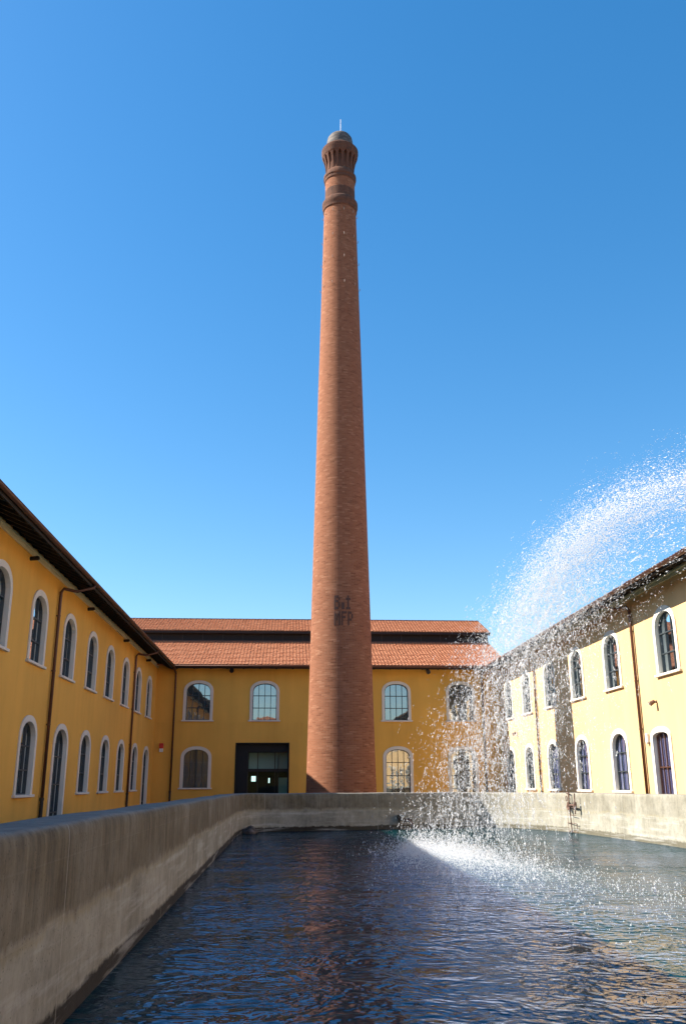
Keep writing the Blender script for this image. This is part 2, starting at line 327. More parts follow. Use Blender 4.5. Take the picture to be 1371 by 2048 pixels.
def make_window(kind, parent, xc, curtain=False, clear=False, fm='frame'):
    key = (kind, curtain, clear, fm)
    if key in _wcache:
        o = copy_tree(_wcache[key], parent); o.location = (xc, 0, 0); return o
    s = win_spec(kind); a, z0, zs, r, t = s['a'], s['z0']+HC, s['zs']+HC, s['r'], s['t']; dep = s.get('dep', .15)
    inn = arch(a, z0, zs, r); outr = arch(a+t, z0, zs, r+t)
    mb = MB(); n = len(inn); fy = -.035
    for i in range(n-1):
        (x0, q0), (x1, q1) = inn[i], inn[i+1]; (X0, Q0), (X1, Q1) = outr[i], outr[i+1]
        mb.poly([(X0, fy, Q0), (X1, fy, Q1), (x1, fy, q1), (x0, fy, q0)][::-1])
        mb.poly([(X0, fy, Q0), (X1, fy, Q1), (X1, .02, Q1), (X0, .02, Q0)])
        mb.poly([(x0, fy, q0), (x1, fy, q1), (x1, dep+.05, q1), (x0, dep+.05, q0)][::-1])
    isdoor = 'door' in kind
    w = mb.build('door' if isdoor else 'window', M['white'], parent, fixn=True, loc=(xc, 0, 0))
    # sill
    sb = MB()
    if s['sill']: sb.box((-a-t-.07, -.10, z0-.075), (a+t+.07, dep+.05, z0)); sb.build('sill', M['white'], w, bevel=.012)
    else: sb.box((-a, -.02, z0-.05), (a, dep+.05, z0)); sb.build('threshold', M['galv'], w)
    # frame and glazing bars
    fb = MB(); b = .035
    fr = arch(a-b, z0+b, zs, r-b)
    for i in range(n-1):
        (x0, q0), (x1, q1) = fr[i], fr[i+1]; (X0, Q0), (X1, Q1) = inn[i], inn[i+1]
        fb.poly([(X0, dep-.05, Q0), (X1, dep-.05, Q1), (x1, dep-.05, q1), (x0, dep-.05, q0)][::-1]); fb.poly([(x0, dep-.05, q0), (x1, dep-.05, q1), (x1, dep, q1), (x0, dep, q0)][::-1])
    fb.box((-a, dep-.05, z0), (a, dep, z0+b))
    def top(x): 
        u = min(1, abs(x)/a); return zs+r*(1-u**2.2)**(1/2.2)
    cols, rows = s['cols'], s['rows']; H = zs+r-z0
    for i in range(1, cols):
        x = -a+2*a*i/cols; fb.box((x-.015, dep-.045, z0), (x+.015, dep-.003, top(x)-.01))
    for j in range(1, rows):
        z = z0+H*j/rows*(1.0 if rows != 3 else 1.0)
        if z < zs: fb.box((-a, dep-.048, z-.018), (a, dep-.006, z+.018))
        else:
            xx = a*(max(0, 1-((z-zs)/r)**2.2))**(1/2.2); fb.box((-xx, dep-.048, z-.018), (xx, dep-.006, z+.018))
    fb.build('glazing_bars', M[fm], w)
    pb = MB(); pb.poly([(x, dep, z) for x, z in inn]); 
    pb.build('pane', M['clear'] if (clear or s['gm'] == 'clear') else M[s['gm']], w)
    if curtain:
        cb = MB(); K = 40; P = [[(-a+2*a*i/K, dep+.03+.012*math.sin(i*1.9)+.006*math.sin(i*.7), zz) for i in range(K+1)] for zz in (z0-.05, zs+r+.05)]
        cb.grid(P); cb.build('curtain', M['curtain'], w, smooth=True)
    _wcache[key] = w
    return w
def facade(parent, x0, x1, zt, ops, m, name='wall', z0=0.0):
    """front wall at local y=0 with real openings; ops: (xc, spec-or-rect)"""
    shapes = []
    for xc, s in ops:
        if 'rect' in s: X0, X1, Z0, Z1 = s['rect']; shapes.append((X0, X1, Z0, lambda x, Z1=Z1: Z1, [X0, X1]))
        else:
            ol = arch(s['a']+.02, s['z0']+HC-.02, s['zs']+HC, s['r']+.02)[1:-1]
            xs = [xc+p[0] for p in ol]; zs_ = [p[1] for p in ol]
            shapes.append((xs[0], xs[-1], max(z0, s['z0']+HC-.02), lambda x, xs=xs, zs_=zs_: float(np.interp(x, xs, zs_)), xs))
    bx = sorted(set([x0, x1]+[round(x, 5) for sh in shapes for x in sh[4]])); bx = [x for x in bx if x0 <= x <= x1]
    mb = MB()
    for xa, xb in zip(bx, bx[1:]):
        if xb-xa < 1e-4: continue
        mid = (xa+xb)/2; cur = sorted([sh for sh in shapes if sh[0] < mid < sh[1]], key=lambda sh: sh[2])
        za, zb = z0, z0
        for sh in cur:
            if sh[2] > za+1e-4 or sh[2] > zb+1e-4: mb.poly([(xa, 0, za), (xb, 0, zb), (xb, 0, sh[2]), (xa, 0, sh[2])])
            za, zb = sh[3](xa), sh[3](xb)
        mb.poly([(xa, 0, za), (xb, 0, zb), (xb, 0, zt), (xa, 0, zt)])
    return mb.build(name, m, parent)
def tile_roof(name, parent, x0, x1, y0, z0, y1, z1, pitch=.19, row=.31, n=6, thick=.05):
    L = math.hypot(y1-y0, z1-z0); rows = max(1, round(L/row)); cols = round((x1-x0)/pitch); ty, tz = (y1-y0)/L, (z1-z0)/L; ny, nz = -tz, ty
    if nz < 0: ny, nz = -ny, -nz
    K = cols*n; xs = np.linspace(x0, x1, K+1); prof = np.abs(np.sin(np.pi*(xs-x0)/pitch))*.026
    jit = rng.normal(0, .004, (rows, cols+1))
    P = []
    for r in range(rows):
        for e, hh in ((0, .046), (1, .002)):
            d = L*(r+e)/rows; j = np.repeat(jit[r], n)[:K+1]
            h = prof+hh+j
            P.append([(float(x), y0+ty*d+ny*hv, z0+tz*d+nz*hv) for x, hv in zip(xs, h)])
    mb = MB(); mb.grid(P)
    # closed underside
    mb.poly([(x0, y0-ny*thick, z0-nz*thick), (x0, y1-ny*thick, z1-nz*thick), (x1, y1-ny*thick, z1-nz*thick), (x1, y0-ny*thick, z0-nz*thick)])
    mb.poly([(x0, y0, z0+.03), (x1, y0, z0+.03), (x1, y0-ny*thick, z0-nz*thick), (x0, y0-ny*thick, z0-nz*thick)])
    return mb.build(name, M['tile'], parent)
def soffit(parent, x0, x1, over, zt, slope, step=.62):
    """boarding and rafters under the overhang, y from -over to 0"""
    mb = MB(); zo = zt-.02
    mb.poly([(x0, -over, zo-.03), (x1, -over, zo-.03), (x1, .02, zo+over*slope*1.0), (x0, .02, zo+over*slope*1.0)])
    x = x0+.2
    while x < x1-.1:
        n = len(mb.v); 
        for yy, za, zb in ((-over+.02, zo-.12, zo-.03), (.02, zo+over*slope*1.0-.09, zo+over*slope*1.0)):
            mb.v += [(x, yy, za), (x+.09, yy, za), (x+.09, yy, zb), (x, yy, zb)]
        mb.f += [(n, n+1, n+2, n+3), (n, n+4, n+5, n+1), (n+3, n+7, n+4, n), (n+1, n+5, n+6, n+2), (n+4, n+7, n+6, n+5)]
        x += step
    mb.box((x0, -over-.025, zo-.10), (x1, -over+.012, zo+.06))
    return mb.build('soffit', M['soffit'], parent)
def gutter(parent, x0, x1, over, zt):
    mb = MB(); K = 8; r = .075
    P = [[(x, -over-.10+r*math.cos(math.pi+math.pi*k/K), zt-.0+r*math.sin(math.pi+math.pi*k/K)) for k in range(K+1)] for x in (x0, x1)]
    mb.grid(P); P2 = [[(p[0], p[1], p[2]) for p in row] for row in P]
    mb.tube([(x0, -over-.175, zt), (x1, -over-.175, zt)], .012, 5)
    return mb.build('gutter', M['copper'], parent, smooth=True)
def downpipe(parent, x, over, zt, zwall, bottom=0, sx=0.0):
    mb = MB()
    mb.tube([(x+sx, -over-.09, zt-.06), (x+sx, -over-.08, zt-.14), (x+sx*.6, -over*.55, zt-.30), (x, -.16, zwall-.02), (x, -.085, zwall-.14), (x, -.08, zwall-.4), (x, -.08, bottom+1.3)], .05, 10)
    p = mb.build('downpipe', M['copper'], parent, smooth=True)
    b = MB(); b.tube([(x, -.08, bottom+1.36), (x, -.08, bottom+1.28)], .068, 10); b.tube([(x, -.08, bottom+1.3), (x, -.08, bottom)], .058, 10)
    b.build('lower_pipe', M['iron'], p, smooth=False)
    for zz in (zwall-.9, zwall-2.6, zwall-4.2):
        c = MB(); c.tube([(x, -.08, zz), (x, -.08, zz+.04)], .06, 10); c.box((x-.012, -.05, zz), (x+.012, .01, zz+.04)); c.build('pipe_bracket', M['copper'], p)
    return p
def ridge_cap(parent, x0, x1, y, z, m='tile', r=.11):
    mb = MB(); n = int((x1-x0)/.4)
    for i in range(n):
        xa = x0+(x1-x0)*i/n; xb = x0+(x1-x0)*(i+1)/n
        mb.tube([(xa, y, z-.02), (xb+.02, y, z-.02)], [r, r*.9], 8)
    return mb.build('ridge_cap', M[m], parent)

SL = .40                                    # roof pitch
ZE = HC+6.13                                # eave height
ZW = HC+6.31                                # top of the cream cornice
# ------------------------------------------------------------------ the two wings
def wing(name, base, rz, x0, x1, up, low, wall_m, cornice_h, depth=12.0, over=.93, pipes=(), lamps=(), curt=(), doors=(), flat=(), clearset=()):
    b = empty(name, base, rz)
    ops = [(x, win_spec('wing_up')) for x in up]+[(x, win_spec('wing_low')) for x in low]+[(x, win_spec('wing_door')) for x in doors]+[(x, win_spec('flat_door')) for x in flat]
    facade(b, x0, x1, ZW+.1, ops, M[wall_m])
    for x in up: make_window('wing_up', b, x)
    for x in low: make_window('wing_low', b, x, curtain=(x in curt), clear=(x in curt))
    for x in doors: make_window('wing_door', b, x)
    for x in flat: make_window('flat_door', b, x, curtain=True, fm='copper')
    rest = MB(); rest.poly([(x0, 0, 0), (x0, depth, 0), (x0, depth, ZW+.1), (x0, depth/2, ZW+depth/2*SL), (x0, 0, ZW+.1)])
    rest.poly([(x1, 0, 0), (x1, 0, ZW+.1), (x1, depth/2, ZW+depth/2*SL), (x1, depth, ZW+.1), (x1, depth, 0)]); rest.poly([(x0, depth, 0), (x1, depth, 0), (x1, depth, ZW+.1), (x0, depth, ZW+.1)])
    rest.build('outer_wall', M[wall_m], b)
    inner = MB(); inner.poly([(x0, .75, 0), (x1, .75, 0), (x1, .75, ZW), (x0, .75, ZW)]); inner.build('inner_wall', M['dark_panel'], b)
    cb = MB(); cb.box((x0, -.045, ZW-cornice_h), (x1, .02, ZW)); cb.box((x0, -.075, ZW-.05), (x1, .0, ZW+.005)); cb.build('cornice', M['cream'], b)
    soffit(b, x0, x1, over, ZE, SL)
    pitch_n = 4
    zr = ZE+.06+(depth/2+over)*SL
    tile_roof('roof', b, x0, x1, -over-.05, ZE+.05, depth/2, zr, n=pitch_n)
    tile_roof('rear_roof', b, x0, x1, depth+.6, zr-(depth/2+.6)*SL, depth/2, zr, n=3)
    ridge_cap(b, x0, x1, depth/2, zr+.06)
    gutter(b, x0, x1, over, ZE+.02)
    for x in pipes: downpipe(b, x, over, ZE, ZW-cornice_h-.25, sx=0.35 if rz > 0 else -.35)
    return b
LUP = [-3.2+3.62*i for i in range(7)]+[22.2, 25.85, 29.6, 33.2, 36.65, 40.28, 43.78, 47.32]
LLOW = [-3.2+3.62*i for i in range(7)]+[22.2, 25.87, 33.2, 36.8, 40.3, 43.97]
LUP = [x for x in LUP if x not in (LUP[6],)] if LUP[6] > 18.6 else LUP
XL, XR, YF = -7.22, 11.95, 50.0
lw = wing('left_wing', (XL, 0, 0), math.pi/2, -16, YF, LUP, LLOW, 'ochre', .17, pipes=(10.2, 27.7, 42.3), doors=(29.62, 47.52))
tag(lw, 'long two storey ochre wing standing in shade on the left with a dark overhanging eave', 'building')
RUP = [27.25, 32.1, 36.2, 40.2, 44.2, 47.9, 22.9, 18.6, 14.3, 10, 5.7, 1.4, -2.9]
RLOW = [32.1, 36.27, 40.35, 44.35, 24, 19.7, 14.3, 10, 5.7, 1.4, -2.9]
rw = wing('right_wing', (XR, 0, 0), -math.pi/2, -YF, 16, [-y for y in RUP], [-y for y in RLOW], 'ochre_sunlit', .17, pipes=(-29.8, -42.4, -12.1),
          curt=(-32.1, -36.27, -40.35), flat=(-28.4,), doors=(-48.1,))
tag(rw, 'long sunlit pale yellow wing on the right, behind the falling spray', 'building')

# ------------------------------------------------------------------ far building
fb = empty('far_building', (0, YF, 0))
FU = [-4.9, -1.25, 2.42, 6.09, 9.72]; FX0, FX1 = -16.0, 12.42
ent = dict(rect=(-2.74, .13, 0, HC+2.10))
ops = [(x, win_spec('far_up')) for x in FU]+[(-4.88, win_spec('far_low')), (6.12, win_spec('far_door')), (9.72, win_spec('far_door'))]+[(0, ent)]
facade(fb, XL, XR, ZW+.1, ops, M['ochre'])
for x in FU: make_window('far_up', fb, x)
make_window('far_low', fb, -4.88)
for x in (6.12, 9.72): make_window('far_door', fb, x, fm='iron')
r_ = MB(); r_.poly([(FX0, .05, 0), (FX0, 14, 0), (FX0, 14, ZW), (FX0, .05, ZW)]); r_.poly([(FX1, .05, 0), (FX1, .05, ZW), (FX1, 4.2, HC+8.25), (FX1, 10.0, HC+8.25), (FX1, 14, ZW), (FX1, 14, 0)])
r_.poly([(FX0, 14, 0), (FX1, 14, 0), (FX1, 14, ZW), (FX0, 14, ZW)]); r_.poly([(FX0, .05, 0), (XL, .05, 0), (XL, .05, ZW), (FX0, .05, ZW)]); r_.poly([(XR, .05, 0), (FX1, .05, 0), (FX1, .05, ZW), (XR, .05, ZW)])
r_.build('outer_wall', M['ochre'], fb)
soffit(fb, XL+.95, XR-.95, .80, ZE+.04, SL, .9); gutter(fb, XL+1.0, XR-1.0, .80, ZE+.06)
tile_roof('lower_roof', fb, FX0, FX1, -.86, ZE+.10, 4.2, HC+8.30)
cl = MB(); cl.box((FX0, 4.15, HC+8.0), (FX1-.02, 4.35, HC+8.93)); cl.box((FX0, 9.85, HC+8.0), (FX1-.02, 10.05, HC+8.93)); cl.box((FX1-.2, 4.36, HC+8.0), (FX1-.04, 9.84, HC+8.93))
cl = cl.build('clerestory', M['dark_panel'], fb)
for y, za, zb in ((4.10, 8.30, 8.36),):
    t_ = MB(); t_.box((FX0, 4.09, HC+8.28), (FX1, 4.149, HC+8.36)); t_.build('flashing', M['copper'], cl)
    t_ = MB()
    x = FX0+1
    while x < FX1: t_.box((x, 4.12, HC+8.36), (x+.05, 4.149, HC+8.9)); x += 1.22
    t_.build('mullions', M['iron'], cl)
tile_roof('upper_roof', fb, FX0, FX1+.08, 3.82, HC+8.90, 7.1, HC+10.16)
tile_roof('rear_upper_roof', fb, FX0, FX1+.08, 10.4, HC+8.90, 7.1, HC+10.16, n=3); tile_roof('rear_lower_roof', fb, FX0, FX1, 14.8, ZE+.1, 10.0, HC+8.3, n=3)
gb = MB(); gb.poly([(FX1-.03, 4.1, HC+8.8), (FX1-.03, 10.1, HC+8.8), (FX1-.03, 7.1, HC+10.05)]); gb.box((FX0, 3.80, HC+8.76), (FX1+.08, 3.84, HC+8.90)); gb.box((FX1+.03, 3.9, HC+8.75), (FX1+.07, 4.2, HC+8.87)); gb.build('fascia', M['soffit'], fb)
ridge_cap(fb, FX0, FX1+.05, 7.1, HC+10.18, 'copper', .09)
downpipe(fb, -6.18, .80, ZE+.04, ZW-.35); downpipe(fb, 10.97, .80, ZE+.04, ZW-.35)
# glazed porch
pm = MB(); x0, x1, zt = -2.74, .13, HC+2.10
pm.box((x0, 0.0, 0), (x0+.03, 2.6, zt)); pm.box((x1-.03, 0.0, 0), (x1, 2.6, zt)); pm.box((x0+.03, .0, zt-.03), (x1-.03, 2.6, zt)); pm.box((x0+.03, 2.55, 0), (x1-.03, 2.6, zt-.03)); pm.box((x0+.03, .02, 0), (x1-.03, 2.54, .02))
pm.box((x0-.03, -.03, 0), (x0, .06, zt+.03)); pm.box((x1, -.03, 0), (x1+.03, .06, zt+.03)); pm.box((x0, -.03, zt), (x1, .06, zt+.03))
# left blind panel
pm.box((x0+.03, .25, .02), (x0+.62, .40, zt-.03)); pm.box((x0+.62, .25, zt-.45), (x1-.03, .40, zt-.03))
porch = pm.build('porch', M['dark_panel'], fb)
gm = MB(); gm.poly([(x0+.62, .36, .02), (x1-.03, .36, .02), (x1-.03, .36, zt-.45), (x0+.62, .36, zt-.45)]); gm.build('porch_glass', M['porch_glass'], porch)
mm = MB()
for x in (x0+.62, x0+1.16, x0+2.10, x0+2.28, x1-.07): mm.box((x, .30, .02), (x+.045, .42, zt-.45))
mm.box((x0+.62, .30, HC+.62), (x1-.03, .42, HC+.74))
mm.build('door_frame', M['iron'], porch)
gi = MB(); gi.poly([(x0+.65, 1.4, HC+.78), (x1-.05, 1.4, HC+.78), (x1-.05, 1.4, zt-.45), (x0+.65, 1.4, zt-.45)])
M['teal'] = mat('green_glass_panel', (.36, .47, .46), .3); gi.build('inner_glazing', M['teal'], porch)
gi = MB(); gi.poly([(x0+2.33, .9, .02), (x1-.05, .9, .02), (x1-.05, .9, HC+.30), (x0+2.33, .9, HC+.30)]); M['teal2'] = mat('green_door_panel', (.14, .30, .25), .25); gi.build('inner_door', M['teal2'], porch)
M['lamp'] = mat('lit_lamp', (.8, .95, .9)); q = N(M['lamp']); q.p.inputs['Emission Color'].default_value = (.72, 1, .92, 1); q.p.inputs['Emission Strength'].default_value = .55
li = MB(); li.box((x0+.59, .45, HC+.30), (x0+.66, .50, HC+.60)); li.box((x0+.84, .7, HC+.10), (x0+1.08, .74, HC+.38)); li.box((x0+1.76, 1.2, HC+.02), (x0+1.84, 1.24, HC+.28)); li.build('lamp', M['lamp'], porch)
tag(fb, 'ochre building with a stepped red tiled roof at the far end of the court', 'building')

# building that closes the court behind the viewer (seen in the window reflections)
bb = empty('rear_building', (0, -24, 0), math.pi)
facade(bb, -14, 14, ZW+.1, [], M['ochre']); tile_roof('roof', bb, -14, 14, -.9, ZE, 6, ZE+2.8, n=3); s_ = MB(); s_.box((-13.9, .1, 0), (13.9, 8, ZW-.1)); s_.build('outer_wall', M['ochre'], bb)
tag(bb, 'ochre building seen only as a reflection low in the far upper windows', 'building')

# ------------------------------------------------------------------ small things on the walls
def floodlight(base, rz, label, group='floodlights on the walls', m='iron', s=1.0):
    o = empty('floodlight', base, rz)
    b = MB(); b.box((-.04*s, -.03, -.05*s), (.04*s, 0, .05*s)); b.tube([(0, -.02, 0), (0, -.16*s, -.02*s)], .018*s, 6); b.build('bracket', M[m], o)
    h = MB(); h.tube([(0, -.10*s, .02*s), (0, -.30*s, -.10*s)], [.075*s, .10*s], 10); h.build('lamp_head', M[m], o, bevel=.006)
    tag(o, label, 'lamp', group); return o
for y, lab in ((24.4, 'short dark stub lamp under the left eave, nearest the camera'), (31.9, 'short dark stub lamp under the left eave just past the near drainpipe'), (39.3, 'short dark stub lamp under the left eave just before the second drainpipe'), (45.8, 'short dark stub lamp under the left eave nearest the far corner')):
    o = empty('eave_lamp', (XL, y, HC+6.02), math.pi/2); b = MB(); b.tube([(0, 0, 0), (0, -.22, .02)], .062, 10); b.build('housing', M['soffit'], o); b = MB(); b.tube([(0, -.22, .02), (0, -.25, .025)], .05, 10); b.build('lens', M['iron'], o)
    tag(o, lab, 'lamp', 'dark lamps under the left eave')
floodlight((-3.1, YF, HC+6.10), 0, 'dark floodlight under the far eave between the two left upper windows', s=1.3)
floodlight((7.88, YF, HC+6.08), 0, 'dark floodlight under the far eave right of the chimney, seen through the first drops', s=1.3)
floodlight((XR, 28.45, HC+2.50), -math.pi/2, 'rusty floodlight on the sunlit wall above the rightmost doorway', m='rust', s=.8)
floodlight((XR, 46.5, HC+2.47), -math.pi/2, 'small rusty floodlight on the sunlit wall near the far corner', m='rust', s=.85)
o = empty('junction_box', (XR, 29.4, HC+1.40), -math.pi/2); b = MB(); b.box((-.08, -.09, -.14), (.08, 0, .14)); b.build('case', M['whitep'], o, bevel=.01); b = MB(); b.box((-.05, -.1, -.19), (.05, -.02, -.142)); b.build('cover', M['galv'], o)
tag(o, 'small white box beside the drainpipe on the sunlit right wall', 'box')
o = empty('alarm_siren', (-6.77, YF, HC+1.64)); b = MB(); b.box((-.11, -.12, .19), (.11, 0, .46)); b.build('red_case', M['red'], o, bevel=.02); b = MB(); b.box((-.10, -.11, .0), (.10, 0, .185)); b.build('white_base', M['whitep'], o, bevel=.02)
tag(o, 'red and white alarm siren on the shaded wall in the far left corner', 'alarm')

# ------------------------------------------------------------------ chimney
CX, CY = 2.39, 40.0
ch = empty('brick_chimney', (CX, CY, 0))
def lathe(name, prof, m, parent, seg=64, ribs=None):
    me = bpy.data.meshes.new(name); V = []; Fc = []; UV = []
    arc = 0; arcs = [0]
    for (r0_, z0_), (r1_, z1_) in zip(prof, prof[1:]): arc += math.hypot(r1_-r0_, z1_-z0_); arcs.append(arc)
    for r, z in prof:
        for k in range(seg): a = 2*math.pi*k/seg; V.append((r*math.sin(a), -r*math.cos(a), z))
    for i in range(len(prof)-1):
        for k in range(seg):
            k2 = (k+1) % seg; Fc.append((i*seg+k, i*seg+k2, (i+1)*seg+k2, (i+1)*seg+k)); R = 1.25
            UV += [(k/seg*6.283*R, prof[0][1]+arcs[i]), ((k+1)/seg*6.283*R, prof[0][1]+arcs[i]), ((k+1)/seg*6.283*R, prof[0][1]+arcs[i+1]), (k/seg*6.283*R, prof[0][1]+arcs[i+1])]
    me.from_pydata(V, [], Fc); uv = me.uv_layers.new(name='UVMap'); uv.data.foreach_set('uv', [c for t in UV for c in t])
    me.materials.append(m); me.polygons.foreach_set('use_smooth', [True]*len(me.polygons)); me.update()
    if hasattr(me, 'set_sharp_from_angle'): me.set_sharp_from_angle(angle=math.radians(35))
    o = bpy.data.objects.new(name, me); C.objects.link(o); o.parent = parent; return o
sh_r = [(0, 1.60), (HC-.37, 1.527), (HC+3.55, 1.434), (HC+8.08, 1.338), (HC+12.93, 1.225), (HC+18.14, 1.105), (HC+23.73, .965), (HC+26.7, .895), (HC+28.95, .845)]
prof = []
for (za, ra), (zb, rb) in zip(sh_r, sh_r[1:]):
    n = max(2, int((zb-za)/.5))
    for i in range(n): t = i/n; prof.append((ra+(rb-ra)*t, za+(zb-za)*t))
prof.append((.845, HC+28.95))
lathe('shaft', prof, M['brick'], ch)
H = HC
lathe('lower_collar', [(.84, H+28.90), (.90, H+28.96), (.905, H+29.14), (.94, H+29.20), (.94, H+29.42), (.87, H+29.54), (.80, H+29.62), (.79, H+30.15)], M['brick_soot'], ch)
lathe('neck', [(.79, H+30.15), (.785, H+30.55), (.78, H+30.8)], M['brick'], ch)
lathe('upper_collar', [(.78, H+30.72), (.83, H+30.78), (.83, H+30.92), (.87, H+30.97), (.87, H+31.12), (.80, H+31.24), (.745, H+31.36)], M['brick_soot'], ch)
lathe('drum', [(.74, H+31.36), (.74, H+32.5)], M['brick_soot'], ch)
for k in range(18):
    a = 2*math.pi*k/18+.12; rb = MB(); ca, sa = math.sin(a), -math.cos(a); tx, ty = math.cos(a), math.sin(a)
    secs = [(31.38, .73, .755, .045), (31.75, .73, .785, .055), (32.05, .73, .84, .065), (32.22, .73, .885, .07), (32.36, .73, .925, .16)]
    P = []
    for z, ri, ro, hw in secs: P.append([(ca*ri+tx*(-hw), sa*ri+ty*(-hw), H+z), (ca*ro+tx*(-hw), sa*ro+ty*(-hw), H+z), (ca*ro+tx*hw, sa*ro+ty*hw, H+z), (ca*ri+tx*hw, sa*ri+ty*hw, H+z)])
    rb.grid(P); rb.poly(P[0][::-1]); rb.build('corbel', M['brick_soot'], ch)
lathe('cornice', [(.74, H+32.32), (.93, H+32.34), (.96, H+32.42), (.97, H+32.58), (.99, H+32.62), (.99, H+32.78), (.93, H+32.86), (.80, H+32.98), (.72, H+33.02)], M['brick_soot'], ch)
lathe('cap', [(.72, H+32.96), (.765, H+32.99), (.765, H+33.08), (.72, H+33.12), (.70, H+33.42), (.665, H+33.60), (.57, H+33.76), (.40, H+33.88), (.2, H+33.92), (.01, H+33.94)], M['cap'], ch)
rd = MB(); rd.tube([(.05, -.05, H+33.8), (.05, -.05, H+34.95)], [.035, .02], 6); rd.build('lightning_rod', M['rod'], ch)
def rad_at(z): return float(np.interp(z, [p[1] for p in prof], [p[0] for p in prof]))
for z in (28.55, 27.05, 25.7, 24.2):
    for k in range(10):
        a = 2*math.pi*(k+.5)/10-.15; R = rad_at(H+z); b = MB()
        for dz in (0,): b.tube([((R-.03)*math.sin(a), -(R-.03)*math.cos(a), H+z), ((R+.06)*math.sin(a), -(R+.06)*math.cos(a), H+z), ((R+.07)*math.sin(a), -(R+.07)*math.cos(a), H+z+.13)], .013, 5)
        b.build('hook', M['hook'], ch)
# letters of dark bricks on the shaft
FONT = {'B': ["1110", "1001", "1110", "1001", "1001", "1110"], '.': ["00", "00", "00", "11", "11", "11"], 'I': ["010", "111", "010", "010", "010", "111"],
        'M': ["10001", "11011", "10101", "10101", "10001", "10001"], 'F': ["1111", "1000", "1110", "1000", "1000", "1000"], 'P': ["1110", "1001", "1001", "1110", "1000", "1000"]}
def letters(txt, zc, w0, cell, ang0):
    ang = ang0
    for c_ in txt:
        rows = FONT[c_]; b = MB()
        for r, line in enumerate(rows):
            for k, bit in enumerate(line):
                if bit == '1':
                    z1 = zc-r*.105; z0_ = z1-.105; R = rad_at(z0_)+.02; a0 = ang+k*cell/R; a1 = a0+cell/R
                    o_ = [(R*math.sin(a0), -R*math.cos(a0)), (R*math.sin(a1), -R*math.cos(a1))]; i_ = [(.97*x, .97*y) for x, y in o_]
                    b.poly([(*o_[0], z0_), (*o_[1], z0_), (*o_[1], z1), (*o_[0], z1)]); b.poly([(*i_[0], z1), (*o_[0], z1), (*o_[1], z1), (*i_[1], z1)]); b.poly([(*i_[0], z0_), (*o_[0], z0_), (*o_[0], z1), (*i_[0], z1)]); b.poly([(*o_[1], z0_), (*i_[1], z0_), (*i_[1], z1), (*o_[1], z1)])
        b.build('letter', M['letter'], ch); ang += (len(rows[0])+1)*cell/rad_at(zc)
letters('B.I', H+8.02, 0, .066, -.28); letters('MFP', H+7.30, 0, .056, -.28)
tag(ch, 'tall tapering round red brick chimney with a corbelled crown rising behind the tank', 'chimney')

# ------------------------------------------------------------------ tank
def catmull(pts, n=8):
    out = []; P = [Vector((*p, 0)) for p in pts]; N_ = len(P)
    for i in range(N_):
        p0, p1, p2, p3 = P[(i-1) % N_], P[i], P[(i+1) % N_], P[(i+2) % N_]
        L = (p2-p1).length; k = max(1, min(n, int(L/.25)))
        for j in range(k):
            t = j/k; out.append(.5*((2*p1)+(p2-p0)*t+(2*p0-5*p1+4*p2-p3)*t*t+(-p0+3*p1-3*p2+p3)*t**3))
    return [(v.x, v.y) for v in out]
ctrl = [(-1.10, .6), (-1.53, 1.1), (-1.53, 5), (-1.53, 12), (-1.53, 20), (-1.53, 27), (-1.53, 29.6), (-1.42, 31.2), (-1.0, 32.1), (0, 32.6), (2.3, 33.2), (5, 34.1), (6.6, 34.7), (7.4, 34.75), (8.1, 34.2), (8.9, 33.0), (9.5, 31.2), (9.8, 28.5), (10.0, 25.5), (10.12, 22), (10.15, 16), (10.15, 8), (10.15, 1.1), (9.7, .6), (5, .6)]
inner = catmull(ctrl, 10)
def normals(path):
    out = []
    for i in range(len(path)):
        a = Vector(path[i-1]); b = Vector(path[(i+1) % len(path)]); t = (b-a).normalized(); out.append((-t.y, t.x))   # outwards for a clockwise path
    return out
nr = normals(inner); TH = .62
def rim(y): return HC-.243-.0028*max(0, y)
sec = [(0, -99), (-.0, -.9), (.0, -.45), (.004, -.11), (.014, -.05), (.032, -.018), (.06, -.003), (.10, 0), (TH-.16, 0), (TH-.08, -.01), (TH-.03, -.04), (TH, -.11), (TH, -98)]
tk = MB(); P = []
for off, dz in sec:
    row = []
    for (x, y), (nx, ny) in zip(inner+inner[:1], nr+nr[:1]):
        z = -1.0 if dz == -99 else (-.2 if dz == -98 else rim(y)+dz); wob = .006*math.sin(x*2.1+y*1.3)
        row.append((x+nx*off, y+ny*off, z+(wob if dz > -1 else 0)))
    P.append(row)
tk.grid(P); tank = tk.build('concrete_tank', M['concrete'], fixn=True, smooth=True)
tag(tank, 'long rounded concrete water tank wall with stained inner faces enclosing the pool', 'tank')
wm = MB(); wm.box((TX0-.2, TY0-.2, -.6), (TX1+.2, TY1, -.55))
wt = MB(); wt.poly([(x+nx*.05, y+ny*.05, HC-1.6) for (x, y), (nx, ny) in zip(inner, nr)][::-1]); wo = wt.build('water', M['water'], fixn=True); 
if wo.data.polygons[0].normal.z < 0: wo.data.flip_normals()
tag(wo, kind='structure')

